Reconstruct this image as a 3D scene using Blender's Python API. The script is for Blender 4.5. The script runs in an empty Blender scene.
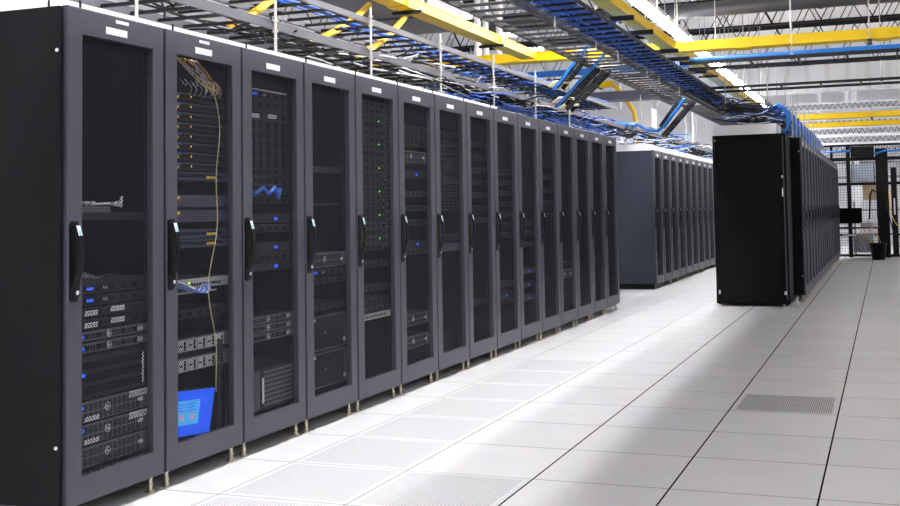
import bpy, math, random
from mathutils import Vector, Matrix
random.seed(7)
D = bpy.data
S = bpy.context.scene
COL = S.collection
PI = math.pi

# ------------------------------------------------------------------ materials
def nt(m):
    m.use_nodes = True
    return m.node_tree.nodes, m.node_tree.links
def mat(name, col, rough=.5, metal=0, spec=.5, noise=0, nscale=30, bump=0):
    m = D.materials.new(name); n, l = nt(m); b = n['Principled BSDF']
    b.inputs['Base Color'].default_value = (*col, 1)
    b.inputs['Roughness'].default_value = rough
    b.inputs['Metallic'].default_value = metal
    b.inputs['Specular IOR Level'].default_value = spec
    if noise or bump:
        tc = n.new('ShaderNodeTexCoord'); t = n.new('ShaderNodeTexNoise'); t.inputs['Scale'].default_value = nscale
        t.inputs['Detail'].default_value = 4
        l.new(tc.outputs['Object'], t.inputs['Vector'])
        if noise:
            mp = n.new('ShaderNodeMapRange'); mp.inputs[3].default_value = 1-noise; mp.inputs[4].default_value = 1+noise
            l.new(t.outputs['Fac'], mp.inputs[0])
            mx = n.new('ShaderNodeVectorMath'); mx.operation = 'SCALE'; mx.inputs[0].default_value = col
            l.new(mp.outputs[0], mx.inputs['Scale']); l.new(mx.outputs[0], b.inputs['Base Color'])
        if bump:
            bp = n.new('ShaderNodeBump'); bp.inputs['Strength'].default_value = bump; bp.inputs['Distance'].default_value = .001
            l.new(t.outputs['Fac'], bp.inputs['Height']); l.new(bp.outputs[0], b.inputs['Normal'])
    return m
def emit(name, col, s):
    m = D.materials.new(name); n, l = nt(m); b = n['Principled BSDF']
    b.inputs['Base Color'].default_value = (*col, 1)
    b.inputs['Emission Color'].default_value = (*col, 1); b.inputs['Emission Strength'].default_value = s
    return m
def math_node(n, l, op, a, b=None, c=None):
    x = n.new('ShaderNodeMath'); x.operation = op
    for i, v in enumerate((a, b, c)):
        if v is None: continue
        if isinstance(v, (int, float)): x.inputs[i].default_value = v
        else: l.new(v, x.inputs[i])
    return x.outputs[0]

DOOR = mat('door_paint', (.064, .062, .084), .42, .25, .5, .05, 6)
BLACK = mat('black_paint', (.007, .007, .009), .5, 0, .15, .05, 8)
PANEL = mat('side_panel_paint', (.0075, .007, .0085), .55, 0, .12, .06, 5)
PANELB = mat('blue_grey_panel_paint', (.032, .038, .055), .5, 0, .25, .05, 5)
PANELK = mat('jet_black_panel_paint', (.003, .003, .004), .5, 0, .12)
INNER = mat('inner_black', (.004, .004, .005), .8, 0, .1)
HANDLE = mat('handle_plastic', (.003, .003, .0045), .4, 0, .15)
CHROME = mat('chrome', (.75, .75, .75), .2, 1)
WHITE = mat('white_plastic', (.82, .82, .84), .5)
LABEL = mat('white_label', (.85, .86, .88), .5)
BRASS = mat('zinc_brass', (.50, .45, .33), .3, .9)
BLUE = mat('blue_cable', (.012, .095, .48), .5)
LBLUE = mat('light_blue_cable', (.01, .17, .58), .45)
TAGB = mat('cyan_label', (.2, .6, .8), .5)
YEL = mat('yellow_raceway', (.88, .58, .0), .45, 0, .4, .04, 4)
YELC = mat('yellow_jacket', (.85, .55, .03), .5)
ORG = mat('orange_fibre', (.75, .33, .04), .5)
RAIL = mat('galvanised_rail', (.10, .10, .12), .45, .3, .5, .12, 12)
DRAIL = mat('dark_rail', (.015, .015, .018), .5, 0, .25)
ROD = mat('rod_steel', (.42, .41, .385), .4, .3)
CABK = mat('black_cable', (.008, .008, .010), .5, 0, .25)
CABW = mat('white_cable', (.72, .72, .74), .5)
CABG = mat('grey_cable', (.28, .28, .30), .5)
SRV = mat('server_black', (.010, .010, .0125), .5, 0, .25)
SRVG = mat('server_grey', (.11, .11, .118), .45, .2, .5, .2, 90)
SRVL = mat('server_light', (.45, .45, .46), .45, .2)
SILV = mat('silver_grille', (.8, .8, .82), .4, .2)
BEIGE = mat('beige_metal', (.58, .56, .5), .5)
FIBRE = mat('dull_yellow_fibre', (.30, .26, .14), .5)
LEDB = emit('blue_led', (.02, .10, .9), .8)
LEDG = emit('green_led', (.35, 1, .05), 1.6)
LEDY = emit('amber_led', (1, .7, .05), .7)
SRVB = mat('server_navy', (.025, .045, .10), .5)
DUCT = mat('duct_metal', (.12, .125, .165), .45, .3, .5, .08, 3)
DUCTW = mat('duct_white', (.80, .81, .84), .5)
TAN = mat('cardboard', (.52, .36, .23), .8, 0, .3, .08, 20)
JOIST = mat('joist_steel', (.014, .014, .017), .6, 0, .2)
PIPE = mat('dark_pipe', (.075, .078, .088), .45, .2)
PALE = mat('pale_sheet', (.60, .70, .84), .6, 0, .4, .1, 6)
FOAM = mat('pale_wrap', (.80, .72, .55), .7, 0, .3, .2, 30)

# perforated door skin: punched holes are real openings
PERF = D.materials.new('perforated_steel'); n, l = nt(PERF); b = n['Principled BSDF']
b.inputs['Base Color'].default_value = (.026, .026, .037, 1); b.inputs['Roughness'].default_value = .5; b.inputs['Specular IOR Level'].default_value = .2
tc = n.new('ShaderNodeTexCoord'); sp = n.new('ShaderNodeSeparateXYZ'); l.new(tc.outputs['Object'], sp.inputs[0])
k = 2*PI/.016
u = math_node(n, l, 'MULTIPLY', math_node(n, l, 'ADD', sp.outputs[1], sp.outputs[2]), k)
v = math_node(n, l, 'MULTIPLY', math_node(n, l, 'SUBTRACT', sp.outputs[1], sp.outputs[2]), k)
s_ = math_node(n, l, 'ADD', math_node(n, l, 'COSINE', u), math_node(n, l, 'COSINE', v))
hole = math_node(n, l, 'GREATER_THAN', s_, -.35)
tr = n.new('ShaderNodeBsdfTransparent'); mx = n.new('ShaderNodeMixShader')
l.new(hole, mx.inputs[0]); l.new(b.outputs[0], mx.inputs[1]); l.new(tr.outputs[0], mx.inputs[2])
l.new(mx.outputs[0], n['Material Output'].inputs[0])

# raised-floor laminate tiles, 0.61 m, dark joints
def floor_material():
    m = D.materials.new('raised_floor_laminate'); n, l = nt(m); b = n['Principled BSDF']
    tc = n.new('ShaderNodeTexCoord'); sp = n.new('ShaderNodeSeparateXYZ'); l.new(tc.outputs['Object'], sp.inputs[0])
    def joint(o, w):
        f = math_node(n, l, 'FRACT', math_node(n, l, 'ADD', math_node(n, l, 'DIVIDE', o, .61), 200.5))
        d = math_node(n, l, 'ABSOLUTE', math_node(n, l, 'SUBTRACT', f, .5))
        return math_node(n, l, 'LESS_THAN', d, w/.61/2)
    # joints along Y (at constant X) are wider and darker on the right than near the left row
    left = math_node(n, l, 'GREATER_THAN', sp.outputs[0], -1.6)
    jx = math_node(n, l, 'MULTIPLY', joint(sp.outputs[0], .0085), math_node(n, l, 'ADD', math_node(n, l, 'MULTIPLY', left, .4), .6))
    jy = math_node(n, l, 'MULTIPLY', joint(sp.outputs[1], .0065), .85)
    j = math_node(n, l, 'MAXIMUM', jx, jy)
    cv = n.new('ShaderNodeTexWhiteNoise'); cv.noise_dimensions = '2D'
    fl = n.new('ShaderNodeVectorMath'); fl.operation = 'SCALE'; fl.inputs['Scale'].default_value = 1/.61
    l.new(tc.outputs['Object'], fl.inputs[0]); f2 = n.new('ShaderNodeVectorMath'); f2.operation = 'FLOOR'
    l.new(fl.outputs[0], f2.inputs[0]); l.new(f2.outputs[0], cv.inputs['Vector'])
    no = n.new('ShaderNodeTexNoise'); no.inputs['Scale'].default_value = 3.5; no.inputs['Detail'].default_value = 6
    l.new(tc.outputs['Object'], no.inputs['Vector'])
    sum_ = math_node(n, l, 'ADD', math_node(n, l, 'MULTIPLY', cv.outputs['Value'], .04), math_node(n, l, 'MULTIPLY', no.outputs['Fac'], .10))
    val = math_node(n, l, 'ADD', sum_, .63)
    cm = n.new('ShaderNodeCombineColor')
    l.new(val, cm.inputs[0]); l.new(val, cm.inputs[1]); l.new(math_node(n, l, 'MULTIPLY', val, 1.01), cm.inputs[2])
    mx = n.new('ShaderNodeMix'); mx.data_type = 'RGBA'; l.new(j, mx.inputs[0]); l.new(cm.outputs[0], mx.inputs[6])
    mx.inputs[7].default_value = (.015, .015, .018, 1)
    l.new(mx.outputs[2], b.inputs['Base Color'])
    b.inputs['Roughness'].default_value = .33; b.inputs['Specular IOR Level'].default_value = .45
    l.new(math_node(n, l, 'MULTIPLY', math_node(n, l, 'SUBTRACT', 1.0, j), .45), b.inputs['Specular IOR Level'])
    return m
FLOOR = floor_material()
def perf_tile_material(name, dark, pitch, thr):
    m = D.materials.new(name); n, l = nt(m); b = n['Principled BSDF']
    tc = n.new('ShaderNodeTexCoord'); sp = n.new('ShaderNodeSeparateXYZ'); l.new(tc.outputs['Object'], sp.inputs[0])
    k = 2*PI/pitch
    s = math_node(n, l, 'ADD', math_node(n, l, 'COSINE', math_node(n, l, 'MULTIPLY', sp.outputs[0], k)), math_node(n, l, 'COSINE', math_node(n, l, 'MULTIPLY', sp.outputs[1], k)))
    h = math_node(n, l, 'GREATER_THAN', s, thr)
    ax = math_node(n, l, 'MAXIMUM', math_node(n, l, 'ABSOLUTE', sp.outputs[0]), math_node(n, l, 'ABSOLUTE', sp.outputs[1]))
    h = math_node(n, l, 'MULTIPLY', h, math_node(n, l, 'LESS_THAN', ax, .272))
    mx = n.new('ShaderNodeMix'); mx.data_type = 'RGBA'; l.new(h, mx.inputs[0])
    mx.inputs[6].default_value = (.69, .69, .70, 1); mx.inputs[7].default_value = (*dark, 1)
    l.new(mx.outputs[2], b.inputs['Base Color']); b.inputs['Roughness'].default_value = .4
    return m
PTILE = perf_tile_material('perforated_tile', (.10, .10, .105), .0125, -.1)
PTILEL = perf_tile_material('lightly_perforated_tile', (.25, .25, .26), .0155, .6)

WALL = mat('white_wall_paint', (.80, .80, .83), .8, 0, .3, .03, 1.5)
CEIL = mat('white_deck_paint', (.90, .90, .91), .8, 0, .3, .04, 1.2)
def panel_wall():
    m = mat('ribbed_white_panel', (.78, .79, .82), .6); n, l = nt(m); b = n['Principled BSDF']
    tc = n.new('ShaderNodeTexCoord'); w = n.new('ShaderNodeTexWave'); w.inputs['Scale'].default_value = .7; w.bands_direction = 'X'
    l.new(tc.outputs['Object'], w.inputs['Vector']); cr = n.new('ShaderNodeValToRGB')
    cr.color_ramp.elements[0].position = 0; cr.color_ramp.elements[0].color = (.70, .71, .74, 1)
    cr.color_ramp.elements[1].position = .3; cr.color_ramp.elements[1].color = (.80, .81, .84, 1)
    l.new(w.outputs['Fac'], cr.inputs[0]); l.new(cr.outputs[0], b.inputs['Base Color'])
    return m
RIB = panel_wall()

# ------------------------------------------------------------------ mesh builder
class MB:
    def __init__(s): s.v = []; s.f = []; s.m = []; s.mats = []
    def mi(s, m):
        if m not in s.mats: s.mats.append(m)
        return s.mats.index(m)
    def add(s, vs, fs, m):
        o = len(s.v); s.v += [tuple(v) for v in vs]; k = s.mi(m)
        for f in fs: s.f.append(tuple(o+i for i in f)); s.m.append(k)
        return s
    def box(s, x0, x1, y0, y1, z0, z1, m, M=None):
        vs = [Vector((x, y, z)) for x in (x0, x1) for y in (y0, y1) for z in (z0, z1)]
        if M is not None: vs = [M @ v for v in vs]
        return s.add(vs, [(0,1,3,2),(4,6,7,5),(0,4,5,1),(2,3,7,6),(0,2,6,4),(1,5,7,3)], m)
    def bbox(s, x0, x1, y0, y1, z0, z1, m, c=.003):      # box with chamfered edges seen from +X
        vs = [(x0,y0,z0),(x0,y1,z0),(x0,y1,z1),(x0,y0,z1),(x1-c,y0,z0),(x1-c,y1,z0),(x1-c,y1,z1),(x1-c,y0,z1),
              (x1,y0+c,z0+c),(x1,y1-c,z0+c),(x1,y1-c,z1-c),(x1,y0+c,z1-c)]
        fs = [(3,2,1,0),(8,9,10,11)]
        for a, b_ in ((0,4),(4,8)):
            for i in range(4): j = (i+1) % 4; fs.append((a+i, a+j, b_+j, b_+i))
        return s.add(vs, fs, m)
    def tube(s, pts, r, m, n=6, cap=True):
        P = [Vector(p) for p in pts]; rings = []; up = None
        for i, p in enumerate(P):
            t = (P[min(i+1, len(P)-1)] - P[max(i-1, 0)])
            if t.length < 1e-9: t = Vector((0,0,1))
            t.normalize()
            if up is None: up = Vector((0,0,1)) if abs(t.z) < .9 else Vector((1,0,0))
            a = (up - t*up.dot(t))
            if a.length < 1e-6: a = t.orthogonal()
            a.normalize(); up = a; b_ = t.cross(a)
            rings.append([p + (a*math.cos(2*PI*k/n) + b_*math.sin(2*PI*k/n))*r for k in range(n)])
        vs = [v for R_ in rings for v in R_]; fs = []
        for i in range(len(P)-1):
            for k in range(n):
                j = (k+1) % n; fs.append((i*n+k, i*n+j, (i+1)*n+j, (i+1)*n+k))
        if cap: fs += [tuple(range(n))[::-1], tuple((len(P)-1)*n+k for k in range(n))]
        return s.add(vs, fs, m)
    def cyl(s, p0, p1, r, m, n=12): return s.tube([p0, p1], r, m, n)
    def strip(s, p0, p1, w, h, m):                        # rectangular bar between two points
        p0 = Vector(p0); p1 = Vector(p1); t = (p1-p0); L = t.length; t.normalize()
        a = t.cross(Vector((0,0,1)))
        if a.length < 1e-5: a = Vector((1,0,0))
        a.normalize(); b_ = a.cross(t)
        M = Matrix.Translation(p0) @ Matrix((( t.x, a.x, b_.x, 0),(t.y, a.y, b_.y, 0),(t.z, a.z, b_.z, 0),(0,0,0,1)))
        return s.box(0, L, -w/2, w/2, -h/2, h/2, m, M)
    def build(s, name, parent=None, loc=None, smooth=False):
        me = D.meshes.new(name); me.from_pydata(s.v, [], s.f); me.update()
        for m in s.mats: me.materials.append(m)
        me.polygons.foreach_set('material_index', s.m)
        if smooth: me.polygons.foreach_set('use_smooth', [True]*len(s.f))
        o = D.objects.new(name, me); COL.objects.link(o)
        if parent: o.parent = parent
        if loc: o.location = loc
        return o
def recentre(o):          # put the origin of a parentless mesh at its base centre
    me = o.data; xs = [v.co for v in me.vertices]
    c = Vector(((min(v.x for v in xs)+max(v.x for v in xs))/2, (min(v.y for v in xs)+max(v.y for v in xs))/2, min(v.z for v in xs)))
    me.transform(Matrix.Translation(-c)); o.location = Vector(o.location)+c; return o
def empty(name, loc=(0,0,0), rz=0):
    o = D.objects.new(name, None); COL.objects.link(o); o.location = loc; o.rotation_euler = (0,0,rz)
    o.empty_display_size = .1; return o
def tag(o, label, cat, group=None, kind=None):
    o['label'] = label; o['category'] = cat
    if group: o['group'] = group
    if kind: o['kind'] = kind
    return o
def struct(o): o['kind'] = 'structure'; return o
def kids(o): return [c for c in ALLKIDS.get(o.name, [])]
ALLKIDS = {}
def index_kids(root):
    ALLKIDS.clear()
    for o in COL.objects:
        if o.parent: ALLKIDS.setdefault(o.parent.name, []).append(o)
def copy_tree(o, parent=None):
    c = o.copy(); COL.objects.link(c)
    if parent: c.parent = parent
    for ch in kids(o): copy_tree(ch, c)
    return c
ORD = ['first','second','third','fourth','fifth','sixth','seventh','eighth','ninth','tenth','eleventh','twelfth','thirteenth','fourteenth',
       'fifteenth','sixteenth','seventeenth','eighteenth','nineteenth','twentieth','twenty-first','twenty-second','twenty-third','twenty-fourth','twenty-fifth','twenty-sixth']

# ------------------------------------------------------------------ room
T = .61
XL, XR, YN, YF, ZC = -9.6, 4.4, -8.0, 28.0, 5.15
struct(MB().box(XL, XR, YN, YF, -.05, 0, FLOOR).build('floor'))
struct(MB().box(XL, XR, YN, YF, ZC, ZC+.1, CEIL).build('ceiling'))
struct(MB().box(XL-.1, XL, YN, YF, 0, ZC, WALL).build('wall_left'))
struct(MB().box(XR, XR+.1, YN, YF, 0, ZC, WALL).build('wall_right'))
struct(MB().box(XL, XR, YN-.1, YN, 0, ZC, WALL).build('wall_rear'))
struct(MB().box(XL, XR, YF, YF+.1, 0, ZC, WALL).build('wall_far'))
struct(MB().box(XL, XR, 21.5, 21.6, 3.82, ZC, RIB).build('trim_1'))

# perforated floor tiles
def ptile(i, j, m, label):
    o = MB().box(-.3, .3, -.3, .3, -.02, .0012, m).build('perforated_floor_tile', loc=(-(i+.5)*T, (j+.5)*T, 0))
    return tag(o, label, 'floor tile', 'perforated airflow tiles in the aisle')
ptile(0, 3, PTILE, 'dark perforated floor tile in the open aisle, in front of the black end cabinet')
for k, j in enumerate(range(-2, 6)):
    ptile(3, j, PTILEL, 'pale finely perforated tile one joint off the left cabinet row, %s from the camera' % ORD[k])
for k, j in enumerate((-2, -1)):
    ptile(2, j, PTILEL, 'pale finely perforated tile in mid aisle at the lower picture edge, %s from the camera' % ORD[k])

# ------------------------------------------------------------------ cabinets
W, H, DEP = .61, 2.04, 1.0
def make_rack(side=None):
    r = empty('server_cabinet')
    b = MB()
    g = .004
    b.box(-DEP, -.045, g, g+.012, .075, 2.03, BLACK).box(-DEP, -.045, W-g-.012, W-g, .075, 2.03, BLACK)
    b.box(-DEP, -.045, g+.012, W-g-.012, 2.015, 2.03, BLACK).box(-DEP, -.045, g+.012, W-g-.012, .075, .09, BLACK)
    b.box(-DEP, -DEP+.012, g+.012, W-g-.012, .09, 2.015, INNER)
    b.box(-.075, -.045, g+.012, g+.04, .09, 2.015, BLACK).box(-.075, -.045, W-g-.04, W-g-.012, .09, 2.015, BLACK)
    b.box(-.10, -.06, .01, W-.01, .045, .0745, BLACK)  # shade under the cabinet put in as a black strip behind the feet
    b.build('cabinet_body', r)
    for y in (.045, W-.067):
        m = MB().box(-.066, -.062, y, y+.022, .09, 2.01, DRAIL)
        for k in range(42): m.box(-.0618, -.0612, y+.007, y+.014, .11+k*.045, .12+k*.045, INNER)
        m.build('mounting_rail', r)
    # door
    y0, y1, z0, z1 = .0075, W-.0075, .074, 2.036
    wy0, wy1, wz0, wz1 = .086, .526, .180, 1.931
    d = MB(); c = .004
    d.bbox(-.032, 0, y0, wy0, z0, z1, DOOR, c).bbox(-.032, 0, wy1, y1, z0, z1, DOOR, c)
    d = MB()
    # one continuous frame with chamfered outer edge
    O = [(y0,z0),(y1,z0),(y1,z1),(y0,z1)]; Oc = [(y0+c,z0+c),(y1-c,z0+c),(y1-c,z1-c),(y0+c,z1-c)]; I = [(wy0,wz0),(wy1,wz0),(wy1,wz1),(wy0,wz1)]
    rings = [[(-.03,)+p for p in O], [(-c,)+p for p in O], [(0,)+p for p in Oc], [(0,)+p for p in I], [(-.006,)+p for p in I], [(-.03,)+p for p in I]]
    vs = [p for R_ in rings for p in R_]; fs = []
    for a in range(6):
        b_ = (a+1) % 6
        for i in range(4):
            j = (i+1) % 4; fs.append((a*4+i, a*4+j, b_*4+j, b_*4+i))
    d.add(vs, fs, DOOR)
    door = d.build('door', r)
    mp = MB().add([(-.01, wy0-.004, wz0-.004), (-.01, wy1+.004, wz0-.004), (-.01, wy1+.004, wz1+.004), (-.01, wy0-.004, wz1+.004)], [(0,1,2,3)], PERF)
    mp.build('mesh_panel', door)
    MB().bbox(0, .0015, .224, .356, 1.953, 1.983, LABEL, .0005).build('name_plate', door)['label'] = 'white name plate above the mesh'
    # handle: escutcheon, curved swing lever, lock, sticker
    h = MB()
    pr = [(.014,.885),(.022,.868),(.050,.868),(.066,.893),(.066,1.165),(.056,1.182),(.024,1.182),(.014,1.17)]
    n_ = len(pr)
    h.add([(0,)+p for p in pr]+[(.006, p[0], p[1]) for p in pr], [tuple(range(n_, 2*n_))]+[(i, (i+1) % n_, n_+(i+1) % n_, n_+i) for i in range(n_)], HANDLE)
    L = 12; ls = []
    for i in range(L+1):
        t = i/L; z = 1.165 - t*.235
        x = .006 + .020*math.sin(PI*(.12+.83*t))
        yy = .036+.012*math.sin(PI*t)
        w_ = .015
        ls.append([(x, yy-w_, z), (x+.011, yy-w_+.004, z), (x+.011, yy+w_-.004, z), (x, yy+w_, z)])
    vs = [q for a in ls for q in a]; fs = [(3,2,1,0), tuple(L*4+i for i in range(4))]
    for i in range(L):
        for k_ in range(4): j = (k_+1) % 4; fs.append((i*4+k_, i*4+j, (i+1)*4+j, (i+1)*4+k_))
    h.add(vs, fs, HANDLE)
    h.add([ (p[0]+.0006, p[1], p[2]) for a in ls[0:3] for p in (a[1], a[2])]+[], [(0,1,3,2),(2,3,5,4)], LABEL)
    a, b2 = Vector(ls[1][1]), Vector(ls[2][2])
    h.add([(ls[1][1][0]+.0012, .034, ls[1][1][2]), (ls[1][1][0]+.0012, .046, ls[1][1][2]), (ls[2][1][0]+.0012, .046, ls[2][1][2]), (ls[2][1][0]+.0012, .036, ls[2][1][2])], [(0,1,2,3)], TAGB)
    h.cyl((.004, .048, .902), (.012, .048, .902), .009, CHROME, 14)
    h.build('handle', door)
    for (x, y) in ((-.04, .055), (-.04, W-.055), (-DEP+.06, .055), (-DEP+.06, W-.055)):
        f = MB().cyl((x,y,.012), (x,y,.078), .009, BRASS, 10).cyl((x,y,0), (x,y,.008), .024, BRASS, 16).cyl((x,y,.008), (x,y,.016), .014, BRASS, 12)
        f.cyl((x,y,.028), (x,y,.040), .014, BRASS, 6).cyl((x,y,.064), (x,y,.074), .014, BRASS, 6)
        f.build('levelling_foot', r)
    return r
proto = make_rack()
index_kids(proto)
def side_panel(r, m, screws=True, y=-.002, depth=DEP, lab=None):
    s = MB().bbox(-depth, -.018, y-.016, y, .078, 2.03, m, .002)
    if screws:
        for z in (.31, 1.855): s.cyl((-.032, y-.016, z), (-.032, y-.019, z), .0075, WHITE, 12)
    o = s.build('side_panel', r)
    if lab: o['label'] = lab
    return o

notes = ['its near-black side panel showing', 'with a blue monitor and yellow fibre', 'with white strips on two lower chassis',
         'mostly empty above two finned chassis', 'packed with slim white-tagged servers', 'with faint stacked gear',
         'with faint pale tags up high', 'with plain dark mesh', 'with dim equipment low down', 'with small blue lights low down', 'with plain dark mesh', 'with plain dark mesh', 'with plain dark mesh', 'with plain dark mesh', 'at its far end']
XFR = -2.71
left = []
for k in range(15):
    r = proto if k == 0 else copy_tree(proto)
    r.location = (XFR, (k-2)*T, 0)
    tag(r, '%s cabinet of the long left row, %s' % (ORD[k].capitalize(), notes[k]), 'server cabinet', 'perforated-door cabinets of the long left row')
    left.append(r)
side_panel(left[0], PANEL, lab='near-black flat side panel with two white screws')
MB().bbox(0, .0015, .285, .365, 2.006, 2.020, LABEL, .0005).build('name_plate', [c for c in kids(left[0]) if c.name.startswith('door')][0])
MB().bbox(0, .0015, .255, .335, 2.006, 2.020, LABEL, .0005).build('name_plate', [c for c in D.objects if c.parent == left[1] and c.name.startswith('door')][0])
mid = []
for k in range(15):
    r = copy_tree(proto); r.location = (-2.89, 10.98+k*T*1.045, .005)
    tag(r, '%s cabinet behind the blue-grey end panel of the middle row' % ORD[k].capitalize(), 'server cabinet', 'cabinets of the row beyond the long left row')
    mid.append(r)
side_panel(mid[0], PANELB, False, lab='flat blue-grey side panel')
MB().box(-DEP, -.03, .0, W*1.0, 0, .07, BLACK).build('plinth', mid[0])
right = []
for k in range(17):
    r = copy_tree(proto); r.location = (-.67, 9.22+k*T*1.045, .005)
    tag(r, '%s handled cabinet behind the jet black end cabinet, right row' % ORD[k].capitalize(), 'server cabinet', 'cabinets of the right row facing the open aisle')
    right.append(r)
side_panel(right[0], PANELK, True, depth=.24, lab='jet black side panel')

# black end cabinet of the right row (no swing-handle door): panel towards the camera
e = empty('server_cabinet', (-.80, 8.52, 0))
tag(e, 'Jet black end cabinet of the right row, its flat closed side panel facing the camera', 'server cabinet')
b = MB().box(-.86, 0, .02, .62, .07, 2.03, PANELK).box(-.84, -.02, .02, .6, .02, .07, PANELK)
b.build('cabinet_body', e)
MB().bbox(-.80, -.055, -.0, .018, .10, 2.0, PANELK, .002).build('side_panel', e)
fr = MB()
for x in (-.86, -.022): fr.box(x, x+.022, -.004, .03, .03, 2.04, PANELK)
fr.box(-.86, 0, -.006, .03, 2.03, 2.05, PANELK).box(-.86, 0, -.006, .03, .03, .07, PANELK)
fr.build('corner_frame', e)
MB().box(-.040, -.028, -.012, -.004, .08, 2.02, RAIL).build('edge_trim', e)['label'] = 'bright vertical metal edge strip'
m = MB()
for (x, z, w_, h_) in ((-.82, .14, .018, .05), (-.05, .14, .03, .04), (-.05, 1.52, .02, .03), (-.05, 1.30, .014, .10), (-.83, 1.98, .018, .018)):
    m.box(x-w_/2, x+w_/2, -.016, -.012, z, z+h_, WHITE)
    m.box(x-w_/2, x+w_/2, -.012, .001, z+h_*.3, z+h_*.7, WHITE)
m.build('fastener', e)
for x in (-.78, -.08):
    MB().cyl((x,.03,0), (x,.03,.05), .012, BRASS, 10).cyl((x,.03,0), (x,.03,.008), .026, BRASS, 14).build('levelling_foot', e)
    MB().cyl((x,.55,0), (x,.55,.05), .012, BRASS, 10).cyl((x,.55,0), (x,.55,.008), .026, BRASS, 14).build('levelling_foot', e)
c = recentre(MB().tube([(-.72, 8.56, .01), (-.735, 8.53, .06), (-.72, 8.60, .11), (-.745, 8.66, .07), (-.70, 8.7, .01), (-.73, 8.64, .006)], .012, CABW, 7).build('loose_cable', smooth=True))
tag(c, 'crumpled pale cable on the floor by the black end cabinet', 'cable')

# ------------------------------------------------------------------ rack equipment
EQ = {}
def badge(p, y, z, r=.013):
    m = MB().cyl((.004, y, z), (.0065, y, z), r, SILV, 18)
    m.cyl((.0065, y, z), (.0072, y, z), r*.82, SRVG, 18)
    # lower-case italic letters h and p as raised strokes
    q = .0078; s = r*.42
    for a, b_ in (((-1.3,1.3),(-1.9,-.8)), ((-1.55,.2),(-.55,.2)), ((-.5,.2),(-.85,-.8)), ((.75,.25),(.1,-1.7)), ((.75,.25),(1.6,.25)), ((1.6,.25),(1.3,-.7)), ((1.3,-.7),(.5,-.7))):
        m.strip((q, y+a[0]*s*.7, z+a[1]*s*.7), (q, y+b_[0]*s*.7, z+b_[1]*s*.7), .0012, r*.16, SILV)
    return m.build('badge', p)
def grille(p, y, z, w_, h_):
    m = MB(); s = h_*.5
    m.add([(.0052, y, z), (.0052, y+w_, z), (.0052, y+w_+s*.5, z+h_), (.0052, y+s*.5, z+h_), (.002, y, z), (.002, y+w_, z), (.002, y+w_+s*.5, z+h_), (.002, y+s*.5, z+h_)],
          [(0,1,2,3),(0,4,5,1),(1,5,6,2),(2,6,7,3),(3,7,4,0)], SILV)
    k = int(w_/.009)
    for i in range(k):
        yy = y+.006+i*.009
        m.add([(.0056, yy, z+h_*.2), (.0056, yy+.003, z+h_*.2), (.0056, yy+.003+s*.3, z+h_*.8), (.0056, yy+s*.3, z+h_*.8)], [(0,1,2,3)], SRV)
    return m.build('vent_grille', p)
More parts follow.
